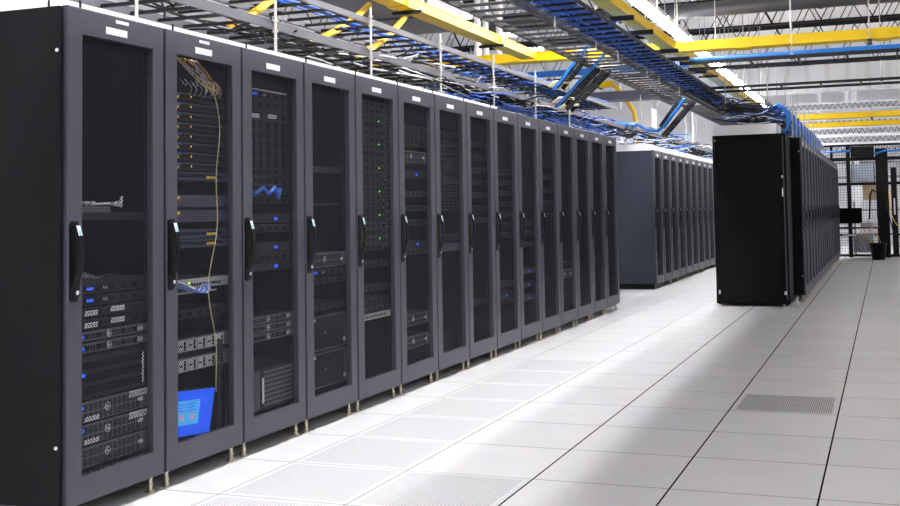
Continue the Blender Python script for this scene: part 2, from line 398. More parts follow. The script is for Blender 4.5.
def unit(kind):
    h = {'slim':.043,'slimtag':.043,'slimvent':.043,'slimbadge':.043,'two':.087,'twovent':.087,'drive':.070,'four':.176,'fin':.20,'patch':.043,'patchled':.043,'navy':.06,'switch':.05,'beige':.043,'faint':.043,'tall':.22,'sheetled':.05}[kind]
    o = empty('rack_server')
    y0, y1 = .062, .556
    face = SRVG if kind in ('slimbadge','two','twovent','fin') else SRV
    if kind in ('navy', 'patchled'): face = SRVB
    if kind == 'switch': face = SRVL
    if kind == 'beige': face = BEIGE
    if kind == 'drive': face = SRVG
    dep = .35 if kind in ('patch','patchled','switch') else .68
    MB().box(-dep, -.003, y0, y1, .001, h-.002, SRV).build('chassis', o)
    f = MB().bbox(-.003, .003, y0+.002, y1-.002, .002, h-.003, face, .001)
    # front-face relief
    if kind in ('slim','slimtag','slimbadge','slimvent','faint'):
        for i in range(10): f.box(.003, .0042, y0+.05+i*.037, y0+.082+i*.037, .010, h-.012, INNER if i % 2 else SRV)
    if kind in ('two', 'twovent'):
        for q in (.008, .045):
            for i in range(14): f.box(.003, .0045, y0+.03+i*.029, y0+.052+i*.029, q, q+.030, SRV)
    if kind == 'drive':
        for i in range(6):
            f.bbox(.003, .010, y0+.012+i*.073, y0+.078+i*.073, .008, h-.010, SRVL, .002)
            f.box(.010, .0105, y0+.052+i*.073, y0+.064+i*.073, .012, h-.014, INNER)
            f.box(.010, .0108, y0+.018+i*.073, y0+.040+i*.073, .03, .038, SRV)
    if kind == 'four':
        for i in range(3): f.box(.003, .006, y0+.03, y1-.03, .02+i*.05, .05+i*.05, INNER)
    if kind == 'fin':
        for i in range(30): f.box(.003, .010, y0+.014+i*.0143, y0+.020+i*.0143, .012, h-.012, SRV)
    if kind == 'tall':
        for i in range(12): f.box(.003, .007, y0+.014+i*.012, y0+.020+i*.012, .012, h-.012, SRVG)
        for i in range(8): f.box(.003, .006, y0+.19, y1-.02, .02+i*.024, .034+i*.024, SRVG)
    if kind in ('patch', 'patchled'):
        for i in range(24): f.box(.003, .004, y0+.02+i*.0175, y0+.032+i*.0175, .014, .030, INNER)
        f.box(.003, .005, y0+.015, y1-.015, .034, .036, SRVG)
    if kind == 'navy':
        for i in range(5): f.box(.003, .005, y0+.02, y1-.06, .008+i*.01, .012+i*.01, SRVG)
    if kind == 'switch':
        for i in range(12): f.box(.003, .004, y0+.19+i*.02, y0+.204+i*.02, .012, .026, INNER)
    if kind == 'beige':
        for i in range(9): f.box(.003, .0045, y0+.05+i*.042, y0+.08+i*.042, .012, .03, SRVG)
    f.build('front_bezel', o)
    for y in (y0-.018, y1): MB().box(-.003, .003, y, y+.018, .003, h-.004, SRV).build('rack_ear', o)
    if kind == 'slimtag':
        MB().bbox(.004, .012, y0+.10, y0+.135, .016, .027, LEDB, .002).build('blue_tag', o)
        MB().box(.004, .006, y0+.20, y0+.226, .016, .026, CABG).build('grey_tag', o)
    if kind == 'slimvent': grille(o, y0+.09, .008, .075, .020); grille(o, y0+.245, .014, .085, .020)
    if kind == 'slimbadge':
        badge(o, .30, .021, .015); MB().cyl((.004, y0+.078, .02), (.008, y0+.084, .02), .006, LEDB, 10).build('indicator_light', o)
        MB().box(.003, .007, y1-.08, y1-.045, .012, .03, SRVL).build('latch', o)
    if kind in ('two','twovent'):
        badge(o, .29, .048, .017); MB().box(.0045, .007, y1-.075, y1-.045, .035, .05, SILV).build('latch', o)
    if kind == 'twovent':
        grille(o, y1-.135, .058, .115, .026); grille(o, y0+.09, .006, .085, .018)
        MB().cyl((.004, y0+.078, .062), (.008, y0+.084, .062), .007, LEDB, 10).build('indicator_light', o)
    if kind == 'four':
        grille(o, y0+.12, .125, .12, .022); MB().box(.004, .008, y1-.05, y1-.04, .02, .15, SILV).build('edge_strip', o)
        MB().cyl((.004, y0+.075, .10), (.008, y0+.088, .10), .007, LEDB, 10).build('indicator_light', o)
    if kind == 'fin':
        badge(o, .29, .10, .015); MB().box(.01, .013, y0+.075, y0+.105, h-.03, h-.016, LABEL).build('white_tag', o)
        MB().cyl((.01, y1-.05, .04), (.014, y1-.05, .04), .012, SILV, 12).build('lock', o)
    if kind == 'tall':
        MB().box(.007, .010, y0+.17, y0+.185, .04, .17, LABEL).build('white_strip', o)
    if kind == 'patch':
        for y in (y0+.064,): MB().box(.003, .009, y, y+.030, .010, .022, YELC).box(.003, .008, y+.01, y+.05, .026, .034, BLUE).build('port_plug', o)
        MB().cyl((.003, y0+.19, .022), (.006, y0+.19, .022), .005, LEDY, 8).build('indicator_light', o)
    if kind == 'patchled':
        MB().box(.003, .008, y0+.31, y0+.38, .012, .024, YELC).build('yellow_label', o)
    if kind == 'navy': MB().box(.003, .008, y0+.06, y0+.10, .038, .052, YELC).build('yellow_label', o)
    if kind == 'switch':
        MB().cyl((.003, y0+.17, .03), (.007, y0+.17, .03), .005, LEDG, 8).build('indicator_light', o)
    if kind == 'drive': MB().cyl((.004, y0+.068, .055), (.012, y0+.068, .055), .006, LEDG, 8).build('indicator_light', o)
    if kind == 'slim':
        MB().box(.0042, .007, y0+.066, y0+.092, .012, .026, LABEL).build('white_tag', o)
    if kind == 'sheetled':
        MB().box(.0042, .007, y0+.30, y0+.33, .015, .03, LEDB).build('indicator_light', o)
    return o
DESC = {'slim':'slim black server with a small white tag', 'slimtag':'slim black server with a bright blue tag', 'slimvent':'slim black server with silver grilles',
 'slimbadge':'slim grey server with round badge', 'two':'grey two-unit server with round badge', 'twovent':'grey two-unit server with silver grille',
 'drive':'silver-grey drive shelf with green light', 'four':'tall black chassis with silver grille strip', 'fin':'large grey chassis with vertical fins and badge',
 'patch':'black patch panel with yellow and blue plugs', 'patchled':'navy patch panel with a yellow label', 'navy':'dark blue-grey unit with yellow corner label',
 'switch':'pale network switch with green light', 'beige':'pale beige slim server', 'faint':'dim black slim unit', 'tall':'tall black chassis with a white vertical strip', 'sheetled':'black unit with small blue light'}
first_use = {}
def put(rack, items):
    items = sorted(items, key=lambda t: -t[1]); seen = {}
    tot = {}
    for kd, z in items: tot[kd] = tot.get(kd, 0)+1
    for kd, z in items:
        if kd not in EQ:
            EQ[kd] = unit(kd); index_kids(None); o = EQ[kd]
        else: o = copy_tree(EQ[kd])
        seen[kd] = seen.get(kd, 0)+1
        o.location = (XFR-.050, (rack-2)*T, z)
        where = 'in the %s cabinet of the left row' % ORD[rack]
        lab = DESC[kd].capitalize() + (', %s such down' % ORD[seen[kd]-1] if tot[kd] > 1 else ' in') + ' the %s left-row cabinet' % ORD[rack]
        tag(o, lab, 'server', 'equipment mounted %s' % where)
put(0, [('slimtag', .885), ('slimtag', .838), ('slimvent', .79), ('slimvent', .742), ('slimbadge', .695), ('slimbadge', .648), ('four', .462), ('twovent', .37), ('twovent', .280), ('two', .190)])
put(1, [('patch', 1.73-.0465*i) for i in range(8)] + [('patchled', 1.36), ('navy', 1.235), ('navy', 1.165), ('patchled', 1.09), ('patchled', 1.045), ('faint', .72), ('drive', .565), ('drive', .475), ('switch', .855)])
put(2, [('slimtag', 1.80), ('slim', 1.745), ('slimvent', 1.69)] + [('faint', 1.63-.05*i) for i in range(5)] + [('sheetled', 1.32), ('slim', 1.26), ('slim', 1.21), ('faint', 1.16), ('slim', 1.10), ('sheetled', 1.05), ('faint', 1.0), ('slim', .93), ('sheetled', .87), ('slim', .60), ('slimbadge', .55), ('slim', .50), ('tall', .245-.06), ('tall', .415-.01)][:0] +
    [('slim', 1.80-.05*i) for i in (0, 1, 2, 5, 9, 11, 14, 17)] + [('faint', 1.80-.05*i) for i in (3, 4, 6, 7, 8)] + [('sheetled', 1.80-.05*i) for i in (10, 13, 16, 18)] + [('slimbadge', .63), ('slimbadge', .585), ('slimbadge', .54), ('tall', .185), ('tall', .41-.005)][0:4])
put(3, [('two', .885), ('slimtag', .838), ('slim', .64), ('fin', .415), ('fin', .205), ('faint', .79)])
put(4, [('slim', 1.865-.0455*i) for i in range(21)] + [('faint', .85), ('slim', .70), ('slim', .62), ('beige', .525), ('faint', .57)])
put(5, [('faint', 1.75), ('faint', 1.70), ('faint', 1.65), ('sheetled', 1.43), ('two', 1.53), ('faint', 1.30), ('faint', 1.2), ('faint', 1.1), ('sheetled', .95), ('faint', .9), ('two', .42), ('two', .27)])
put(6, [('faint', 1.55-.05*i) for i in range(8)]+[('slim', 1.75), ('slim', 1.68), ('slim', 1.62), ('slim', .98), ('navy', .90)])
put(7, [('faint', 1.7-.1*i) for i in range(7)]+[('slim', .45)])
put(10, [('faint', 1.6-.12*i) for i in range(5)])
put(8, [('faint', 1.5-.09*i) for i in range(7)]+[('slim', .55), ('sheetled', .45), ('faint', .4)])
put(9, [('slim', 1.06), ('slim', .96), ('slim', .86), ('sheetled', .62), ('sheetled', .5), ('sheetled', .38)])
put(11, [('slim', .62), ('two', .5)])

def rk(k, x, y, z): return (XFR-.050+x, (k-2)*T+y, z)
# first cabinet: shelf with a small device; cluttered shelf lower
def thing(name, loc, label, cat, group=None): return tag(empty(name, loc), label, cat, group)
s = thing('equipment_shelf', rk(0, 0, 0, 1.205), 'black vented shelf high in the first cabinet, carrying a small pale device', 'shelf', 'shelves inside the cabinets')
MB().box(-.4, 0, .078, .532, 0, .006, DRAIL).build('shelf_board', s); MB().box(-.002, .002, .06, .55, -.02, .012, DRAIL).build('front_lip', s)
s = thing('network_device', rk(0, -.02, .10, 1.212), 'small dark device with a white tag on the high shelf of the first cabinet', 'device')
MB().bbox(-.2, 0, 0, .24, 0, .03, SRVG, .003).build('case', s); MB().box(0, .002, .005, .05, .004, .02, LABEL).build('white_tag', s)
m = MB()
for i in range(5): m.tube([(-.05-.01*i, .02, .034), (-.03, .08+.02*i, .045), (-.06, .15, .036), (-.02, .23+.02*i, .042), (-.03, .33, .03+.01*i)], .006, CABG if i % 2 else CABW, 5)
tag(m.build('cable_coil', loc=rk(0, 0, .09, 1.212), smooth=True), 'loose grey and white leads on the high shelf of the first cabinet', 'cable', kind='stuff')
s = thing('equipment_shelf', rk(0, 0, 0, .935), 'black shelf in the first cabinet holding grey leads above the blue-tagged servers', 'shelf', 'shelves inside the cabinets')
MB().box(-.4, 0, .078, .532, 0, .006, DRAIL).build('shelf_board', s); MB().box(-.002, .002, .06, .55, -.01, .01, DRAIL).build('front_lip', s)
m = MB()
for i in range(6): m.tube([(-.05, .10, .012), (-.03-.01*i, .14+.02*i, .03), (-.05, .2, .02+.004*i), (-.02, .27, .012), (-.04, .36+.01*i, .014)], .007, (CABG, SRVL, CABK)[i % 3], 5)
tag(m.build('cable_coil', loc=rk(0, 0, 0, .935), smooth=True), 'tangled grey leads on the middle shelf of the first cabinet', 'cable', kind='stuff')
tag(MB().bbox(-.1, 0, 0, .06, 0, .05, YELC, .004).build('power_adapter', loc=rk(0, -.25, .38, .942)), 'small yellow box at the back of the middle shelf, first cabinet', 'box')

# second cabinet: fibres, switch leads, monitor
m = MB()
for i in range(24):
    y = .14+random.random()*.22; y2 = .34+random.random()*.14; d_ = random.random()*.03
    m.tube([rk(1, -.02, y, 1.935), rk(1, .0, y+.06, 1.90-d_), rk(1, .015, (y+y2)/2+.02, 1.87-d_*2), rk(1, .02, y2, 1.83-d_), rk(1, .01, y2+.01, 1.77+d_)], .0019, (YELC, BEIGE, CABG, BEIGE, ORG)[i % 5], 5)
for i in range(7):
    y = .16+.04*i
    m.tube([rk(1, .01, y, 1.83), rk(1, .02, y+.03, 1.80), rk(1, .02, y+.05, 1.815), rk(1, .02, y+.08, 1.79), rk(1, .01, y+.07, 1.76)], .002, BEIGE if i % 2 else CABG, 5)
tag(recentre(m.build('fibre_bundle', smooth=True)), 'orange and yellow fibre tangle at the top of the second cabinet', 'cable', kind='stuff')
pts = [rk(1, .045, .36, 1.80)]
for i in range(26):
    t = i/25; pts.append(rk(1, .045, .38+.035*math.sin(t*7)+.02*math.sin(t*17), 1.78-t*1.42))
tag(recentre(MB().tube(pts, .0022, FIBRE, 6).build('fibre_cable', smooth=True)), 'long pale yellow fibre hanging down in front of the second cabinet equipment', 'cable')
s = thing('equipment_shelf', rk(1, 0, 0, .835), 'pale shelf carrying a switch and blue leads, mid height in the second cabinet', 'shelf', 'shelves inside the cabinets')
MB().box(-.4, .0, .078, .46, 0, .006, SRVL).build('shelf_board', s); MB().box(-.40, -.394, .078, .46, .006, .12, SRVL).build('back_lip', s)
m = MB()
for i in range(14):
    m.tube([rk(1, .01, .12, .90-.002*i), rk(1, .03, .16+.004*i, .885-.003*i), rk(1, .045, .22+.008*i, .86-.002*i), rk(1, .03, .28+.006*i, .85), rk(1, .006, .34+.005*i, .872)], .0042, BLUE if i % 4 else CABW, 5)
tag(recentre(m.build('patch_leads', smooth=True)), 'blue and white patch leads plugged into the switch in the second cabinet', 'cable', kind='stuff')
SCR = emit('blue_screen', (.003, .085, .80), .62); SCRC = emit('cyan_screen_window', (.05, .36, .72), .55); SCRP = emit('pink_screen_icon', (.5, .28, .5), .45)
mo = thing('rack_monitor', rk(1, .012, .03, .20), 'Glowing blue monitor leaning at the bottom of the second cabinet', 'monitor')
mo.rotation_euler = (math.radians(-5), 0, 0)
MB().bbox(-.03, 0, 0, .38, 0, .215, HANDLE, .004).build('monitor_case', mo)
m = MB().add([(.001, .008, .006), (.001, .345, .006), (.001, .374, .209), (.001, .008, .209)], [(0,1,2,3)], SCR)
m.add([(.0016, .06, .055), (.0016, .25, .055), (.0016, .262, .165), (.0016, .06, .165)], [(0,1,2,3)], SCRC)
for y in (.11, .19): m.add([(.0022, y, .075), (.0022, y+.028, .075), (.0022, y+.028, .105), (.0022, y, .105)], [(0,1,2,3)], SCRP)
for q in (.118, .132, .146): m.add([(.0022, .07, q), (.0022, .235, q), (.0022, .235, q+.004), (.0022, .07, q+.004)], [(0,1,2,3)], SCR)
m.build('screen', mo)
m = MB()
for i in range(4):
    m.tube([rk(1, .02, .44+.01*i, .60), rk(1, .025, .41+.02*i, .48), rk(1, .02, .46-.01*i, .38), rk(1, .02, .43+.01*i, .26), rk(1, 0, .47, .12)], .005, CABK, 5)
tag(recentre(m.build('power_leads', smooth=True)), 'black leads hanging beside the blue monitor in the second cabinet', 'cable', kind='stuff')
# third cabinet: shelf and blue leads
s = thing('equipment_shelf', rk(2, .004, 0, 1.845), 'thin bright-edged shelf near the top of the third cabinet', 'shelf', 'shelves inside the cabinets')
MB().box(-.3, 0, .078, .50, 0, .004, SRVG).build('shelf_board', s); MB().box(0, .003, .078, .50, -.001, .004, SILV).build('front_lip', s)
m = MB().tube([rk(2, .02, .10, 1.33), rk(2, .03, .14, 1.30), rk(2, .03, .22, 1.335), rk(2, .03, .27, 1.30), rk(2, .03, .33, 1.34), rk(2, .03, .36, 1.28), rk(2, .02, .40, 1.33)], .011, BLUE, 7)
tag(recentre(m.build('blue_lead', smooth=True)), 'thick blue lead draped across the third cabinet equipment', 'cable')
# fourth cabinet: leaning pale board, shelf, lower board
s = thing('equipment_shelf', rk(3, 0, 0, 1.455), 'dark shelf in the fourth cabinet under a leaning pale board', 'shelf', 'shelves inside the cabinets')
MB().box(-.45, 0, .05, .50, 0, .012, SRVG).build('shelf_board', s); MB().box(0, .004, .05, .50, -.025, .012, DRAIL).build('front_lip', s)
o = MB().add([(0,0,0),(0,.12,0),(0,.07,.16),(0,0,.28),(-.012,0,0),(-.012,.12,0),(-.012,.07,.16),(-.012,0,.28)], [(0,1,2,3),(7,6,5,4),(0,4,5,1),(1,5,6,2),(2,6,7,3)], FOAM).build('cardboard_offcut', loc=rk(3, -.06, .08, 1.467))
tag(o, 'pale wedge-shaped board leaning on the shelf inside the fourth cabinet', 'board')
o = MB().bbox(-.03, 0, 0, .16, 0, .19, SRVL, .004).box(0, .003, .03, .09, .03, .09, FOAM).build('equipment_box', loc=rk(3, -.06, .075, 1.258))
tag(o, 'grey box with a crumpled pale note under the shelf in the fourth cabinet', 'box')
s = thing('equipment_shelf', rk(3, -.02, 0, 1.246), 'dark shelf under the grey box in the fourth cabinet', 'shelf', 'shelves inside the cabinets')
MB().box(-.45, 0, .05, .545, 0, .01, DRAIL).build('shelf_board', s)
# fifth cabinet: ring cable managers
for i in range(18):
    z = 1.84-.05*i
    p = [rk(4, .012+.012*math.sin(2*PI*t/10), .475+.03*math.cos(2*PI*t/10), z+.018*math.sin(2*PI*t/10)) for t in range(11)]
    o = recentre(MB().tube(p, .004, SRVG, 5).build('cable_ring', smooth=True))
    tag(o, 'grey cable ring at the right edge of the fifth cabinet, %s from the top' % ORD[i], 'cable ring', 'cable rings down the fifth cabinet')
    if i % 3 == 1:
        o = recentre(MB().cyl(rk(4, .004, .40, z-.01), rk(4, .009, .40, z-.01), .0045, LEDG, 8).build('status_light'))
        tag(o, 'tiny green light in the fifth cabinet beside the %s cable ring' % ORD[i], 'light', 'green lights of the fifth cabinet')

# ------------------------------------------------------------------ white troughs on cabinet tops
def trough(x0, x1, y0, y1, z, h, label):
    t = thing('cable_trough', ((x0+x1)/2, y0, z), label, 'cable trough', 'white troughs on cabinet tops')
    w_ = (x1-x0)/2; L_ = y1-y0
    MB().box(-w_, w_, 0, L_, 0, .006, WHITE).build('base', t)
    MB().box(w_-.006, w_, 0, L_, 0, h, WHITE).build('side_wall', t)
    MB().box(-w_, -w_+.006, 0, L_, 0, h, WHITE).build('side_wall', t)
    MB().box(-w_, w_, 0, .006, .006, h, WHITE).build('end_wall', t)
    for k_ in range(int(L_/T)+1):
        MB().box(w_-.001, w_+.004, .17+k_*T, .18+k_*T, .004, h+.01, CABK).build('cable_tie', t)
    return t
trough(-3.66, XFR-.09, -1.22, 4.0, 2.031, .048, 'white cable trough along the tops of the long left row')
trough(-1.64, -.90, 8.52, 9.12, 2.051, .12, 'white cable trough on top of the black end cabinet')
trough(-3.80, -2.98, 10.99, 20.4, 2.036, .10, 'white cable trough on the middle row beyond the left row')

# ------------------------------------------------------------------ ladder trays
def ladder(name, p0, p1, width, label, rail=RAIL, step=.2286, railh=.05, rung=DRAIL, rods=(), rodx=(0,), group='overhead ladder trays', rodtop=ZC, cat='cable tray', rails=None):
    p0 = Vector(p0); p1 = Vector(p1); d = p1-p0; L_ = d.length; rz = math.atan2(d.y, d.x); pitch = math.atan2(d.z, math.hypot(d.x, d.y))
    t = thing(name, p0, label, cat, group); t.rotation_euler = (0, -pitch, rz)
    for (off, hh_, m_) in (rails or [(-width/2, railh, rail[0] if isinstance(rail, tuple) else rail), (width/2, railh, rail[1] if isinstance(rail, tuple) else rail)]):
        MB().box(0, L_, off-.010, off+.010, -hh_/2, hh_/2, m_).build('side_rail', t)
    me = None
    k = int(L_/step)
    for i in range(k):
        if me is None:
            o = MB().box(-.009, .009, -width/2+.01, width/2-.01, -railh/2+.004, -railh/2+.022, rung).build('rung', t, loc=(step*(i+.5), 0, 0)); me = o
        else:
            o = me.copy(); COL.objects.link(o); o.location = (step*(i+.5), 0, 0)
    first = None
    for s in rods:
        for q in rodx:
            hh = rodtop-p0.z+.0
            if first is None:
                m = MB().cyl((0,0,-railh/2-.03), (0,0,hh), .006, ROD, 8).cyl((0,0,-railh/2-.02), (0,0,-railh/2-.005), .014, ROD, 6).cyl((0,0,railh/2), (0,0,railh/2+.015), .014, ROD, 6).box(-.02,.02,-.02,.02,-railh/2-.006,-railh/2, DRAIL).cyl((0,0,railh/2+.25), (0,0,railh/2+.36), .010, ROD, 8)
                o = m.build('hanger_rod', t, loc=(s, q*width/2, 0)); first = o
            else:
                o = first.copy(); COL.objects.link(o); o.location = (s, q*width/2, 0)
    return t
Y0 = -1.4
# rods at Y = .75 + 1.22 k
rl = [ .75-1.22-Y0+1.22*k for k in range(0, 9)]
# lower and upper trays over the left row; +X side is local -Y side (direction along +Y)
ladder('ladder_tray', (-3.23, Y0, 2.289), (-3.23, 9.6, 2.289), .46, 'grey-railed ladder tray directly above the long left row, lower of the two', rods=[], group='trays above the left row')
ladder('ladder_tray', (-3.23, Y0, 2.506), (-3.23, 9.2, 2.506), .46, 'grey-railed ladder tray above the long left row, upper of the two', rods=[], group='trays above the left row', railh=.04)
for k in range(7):
    y = .75-1.22+1.22*k
    m = MB().cyl((0,0,0), (0,0,.56), .0085, ROD, 8)
    for z in (.205, .265, .43, .49): m.cyl((0,0,z), (0,0,z+.014), .018, ROD, 6)
    m.cyl((0,0,0), (0,0,.02), .016, ROD, 8)
    tag(m.build('support_rod', loc=(-2.975, y, 2.037)), 'pale upright rod tying the two left-row trays together, %s from the camera' % ORD[k], 'rod', 'support rods on the left row')
# aisle trays A and B
ra = [3.6+4.6+2.44*k-2.44 for k in range(-1, 4)]
ladder('ladder_tray', (-2.083, -4.6, 2.645), (-2.083, 10.4, 2.645), .806, 'wide ladder tray over the aisle carrying a dark blue cable bundle', rails=[(.403, .05, DRAIL), (-.018, .07, RAIL), (-.403, .022, DRAIL)], rods=ra, rodx=(-.045,), group='trays over the aisle')
ladder('ladder_tray', (-1.86, 10.45, 2.645), (-1.86, 16.0, 2.645), .40, 'far ladder tray over the aisle carrying the blue cables onward', rail=DRAIL, rods=[1.2, 3.6], rodx=(-1.15,), group='trays over the aisle')
ladder('ladder_tray', (-2.17, 10.6, 2.645), (-2.17, 20, 2.645), .44, 'far black ladder tray continuing past the crossing trays', rail=(DRAIL, DRAIL), rods=[1.4, 3.8, 6.2], rodx=(-1,), group='trays over the aisle')
tag(MB().box(-.03, .03, 0, 3.5, -.05, .05, DRAIL).build('tray_connector', loc=(-1.985, 8.62, 2.66)), 'thick black rail running on from the crossing black tray', 'rail')
# crossing trays on the right
ladder('ladder_tray', (-2.0, 8.88, 2.645), (3.6, 8.88, 2.645), .48, 'black ladder tray crossing the open aisle, lower of the two crossings', rail=(DRAIL, DRAIL), step=.46, railh=.032, rods=[2.3, 3.9], rodx=(-1,), group='crossing trays')
ladder('ladder_tray', (-1.62, 6.46, 2.645), (3.6, 6.46, 2.645), .50, 'black ladder tray crossing the open aisle under a bright blue cable', rail=(DRAIL, DRAIL), step=.46, railh=.036, rods=[1.1, 3.2], rodx=(-1,), group='crossing trays')
# middle / right rows
ladder('ladder_tray', (-3.38, 10.4, 2.35), (-3.38, 20.4, 2.35), .5, 'ladder tray above the middle row of cabinets', rods=[.9+1.25*k for k in range(7)], rodx=(-1,), rodtop=2.9)
ladder('ladder_tray', (-1.25, 8.3, 2.42), (-1.25, 20.0, 2.42), .5, 'ladder tray above the right row of cabinets', rail=(RAIL, DRAIL), rods=[.3+1.25*k for k in range(8)], rodx=(-1, 1), rodtop=3.0)
# short drop ladders
DROPS = (((-2.45, 5.6, 2.70), (-2.72, 5.62, 2.40)), ((-2.40, 5.9, 2.62), (-2.77, 5.92, 2.27)), ((-2.40, 6.3, 2.62), (-2.83, 6.32, 2.24)))
for i, (a, b_) in enumerate(DROPS):
    ladder('drop_ladder', a, b_, .16, 'short dark sloping ladder from the aisle tray, %s' % ('nearest to camera', 'middle of three', 'farthest of three')[i], rail=DRAIL, step=.12, railh=.045, group='short sloping ladders near the aisle tray')
DROPS2 = (((-2.21, 9.4, 2.56), (-2.45, 9.42, 2.25)), ((-2.10, 9.9, 2.62), (-2.52, 9.92, 2.17)))
for i, (a, b_) in enumerate(DROPS2):
    ladder('drop_ladder', a, b_, .16, 'short dark sloping ladder beyond the first three, %s of two' % ('nearer', 'farther')[i], rail=DRAIL, step=.12, railh=.045, group='short sloping ladders beyond')

# ------------------------------------------------------------------ cables
def wander(x, y0, y1, z, ax, az, n=None, ph=None):
    n = n or max(4, int(abs(y1-y0)/.16)); ph = ph if ph is not None else random.random()*6
    f = 1+random.random()*1.5; g = random.random()*6
    return [(x+ax*.8*math.sin(ph+f*(y0+(y1-y0)*i/n)*1.7)+random.uniform(-1, 1)*ax*.1, y0+(y1-y0)*i/n, z+az*math.sin(g+f*2.3*(y0+(y1-y0)*i/n))+random.uniform(-1,1)*az*.15) for i in range(n+1)]
def bundle(name, n, x0, x1, z0, z1, y0, y1, r, m, label, ax=.02, az=.008, seg=True, cat='cable bundle', lmin=2, lmax=6):
    b = MB()
    for i in range(n):
        a = y0; e_ = y1
        if seg:
            L_ = random.uniform(lmin, lmax); a = random.uniform(y0, max(y0, y1-L_*.5)); e_ = min(y1, a+L_)
        b.tube(wander(random.uniform(x0, x1), a, e_, random.uniform(z0, z1), ax, az), r*random.uniform(.8, 1.2), m, 5)
    return tag(recentre(b.build(name, smooth=True)), label, cat, kind='stuff')
def crossings(name, n, xa, xb, z0, z1, y0, y1, r, m, label, droop=.06):
    b = MB()
    for i in range(n):
        y = random.uniform(y0, y1); x = random.uniform(xa, xb); w_ = random.uniform(.12, .45); z = random.uniform(z0, z1)
        dy = random.uniform(-.3, .3)
        dr = random.uniform(-.8, 1)
        b.tube([(x+w_*(t/8-.5), y+dy*t/8+.03*math.sin(t*.8+i), z+droop*dr*math.sin(t*PI/8)) for t in range(9)], r, m, 5)
    return tag(recentre(b.build(name, smooth=True)), label, 'cable bundle', kind='stuff')
bundle('cable_bundle', 34, -3.42, -3.04, 2.28, 2.34, -1.3, 9.4, .0065, CABK, 'black cables lying in the lower tray of the left row', .04, .015)
bundle('cable_bundle', 18, -3.42, -3.02, 2.20, 2.31, 1.5, 9.4, .006, CABW, 'white cables spread over the lower tray of the left row', .05, .02)
bundle('cable_bundle', 22, -3.42, -3.02, 2.12, 2.36, 3.6, 9.4, .006, BLUE, 'blue cables towards the far half of the lower left tray', .05, .02)
bundle('cable_bundle', 12, -3.40, -3.08, 2.12, 2.30, 5, 9.4, .006, LBLUE, 'light blue cables at the far end of the lower left tray', .05, .02)
bundle('cable_bundle', 9, -3.30, -3.10, 2.50, 2.53, 0.2, 8.4, .008, BLUE, 'thin blue cable bunch in the upper tray of the left row', .03, .008, lmin=5, lmax=9)
bundle('cable_bundle', 16, -3.4, -3.04, 2.49, 2.54, 3.5, 9.2, .007, CABK, 'black cables in the far half of the upper left tray', .04, .01)
bundle('cable_bundle', 16, -3.4, -3.04, 2.49, 2.56, 4.0, 9.2, .007, LBLUE, 'light blue cables in the far half of the upper left tray', .04, .012)
crossings('cable_bundle', 110, -3.45, -2.95, 2.12, 2.40, 0.2, 9.4, .007, CABK, 'black leads looping across the left-row trays')
crossings('cable_bundle', 45, -3.45, -2.98, 2.22, 2.36, 2.0, 9.4, .005, CABW, 'white leads looping across the left-row trays')
crossings('cable_bundle', 46, -3.45, -2.95, 2.12, 2.40, 3.8, 9.4, .007, BLUE, 'blue leads looping across the left-row trays')
bundle('cable_bundle', 70, -1.98, -1.76, 2.64, 2.71, -4.4, 15.8, .010, BLUE, 'thick dark blue cable bundle in the aisle tray', .012, .006, lmin=10, lmax=20)
bundle('cable_bundle', 6, -2.42, -2.12, 2.64, 2.66, 3, 10.2, .008, CABW, 'few white cables in the empty-looking aisle tray', .02, .004)
bundle('cable_bundle', 16, -3.58, -3.18, 2.34, 2.42, 10.4, 20, .009, CABK, 'black cables in the tray of the middle row', .05, .02)
crossings('cable_bundle', 70, -3.7, -3.0, 2.14, 2.44, 10.4, 20, .008, CABW, 'white leads over the middle row')
crossings('cable_bundle', 60, -3.7, -3.0, 2.14, 2.44, 10.4, 20, .009, CABK, 'black leads over the middle row')
crossings('cable_bundle', 40, -3.7, -3.0, 2.18, 2.46, 11.4, 20, .010, LBLUE, 'light blue leads over the middle row')
crossings('cable_bundle', 90, -1.55, -.95, 2.16, 2.50, 8.5, 14, .009, CABK, 'black leads heaped over the right row', .06)
crossings('cable_bundle', 46, -1.5, -1.0, 2.14, 2.40, 8.6, 14, .006, CABW, 'white leads heaped over the right row', .05)
crossings('cable_bundle', 60, -1.55, -.95, 2.2, 2.52, 8.8, 15, .009, BLUE, 'blue leads heaped over the right row', .1)
bundle('cable_bundle', 14, -1.45, -1.05, 2.42, 2.5, 8.5, 19, .010, BLUE, 'dark blue cables in the right-row tray', .05, .02)
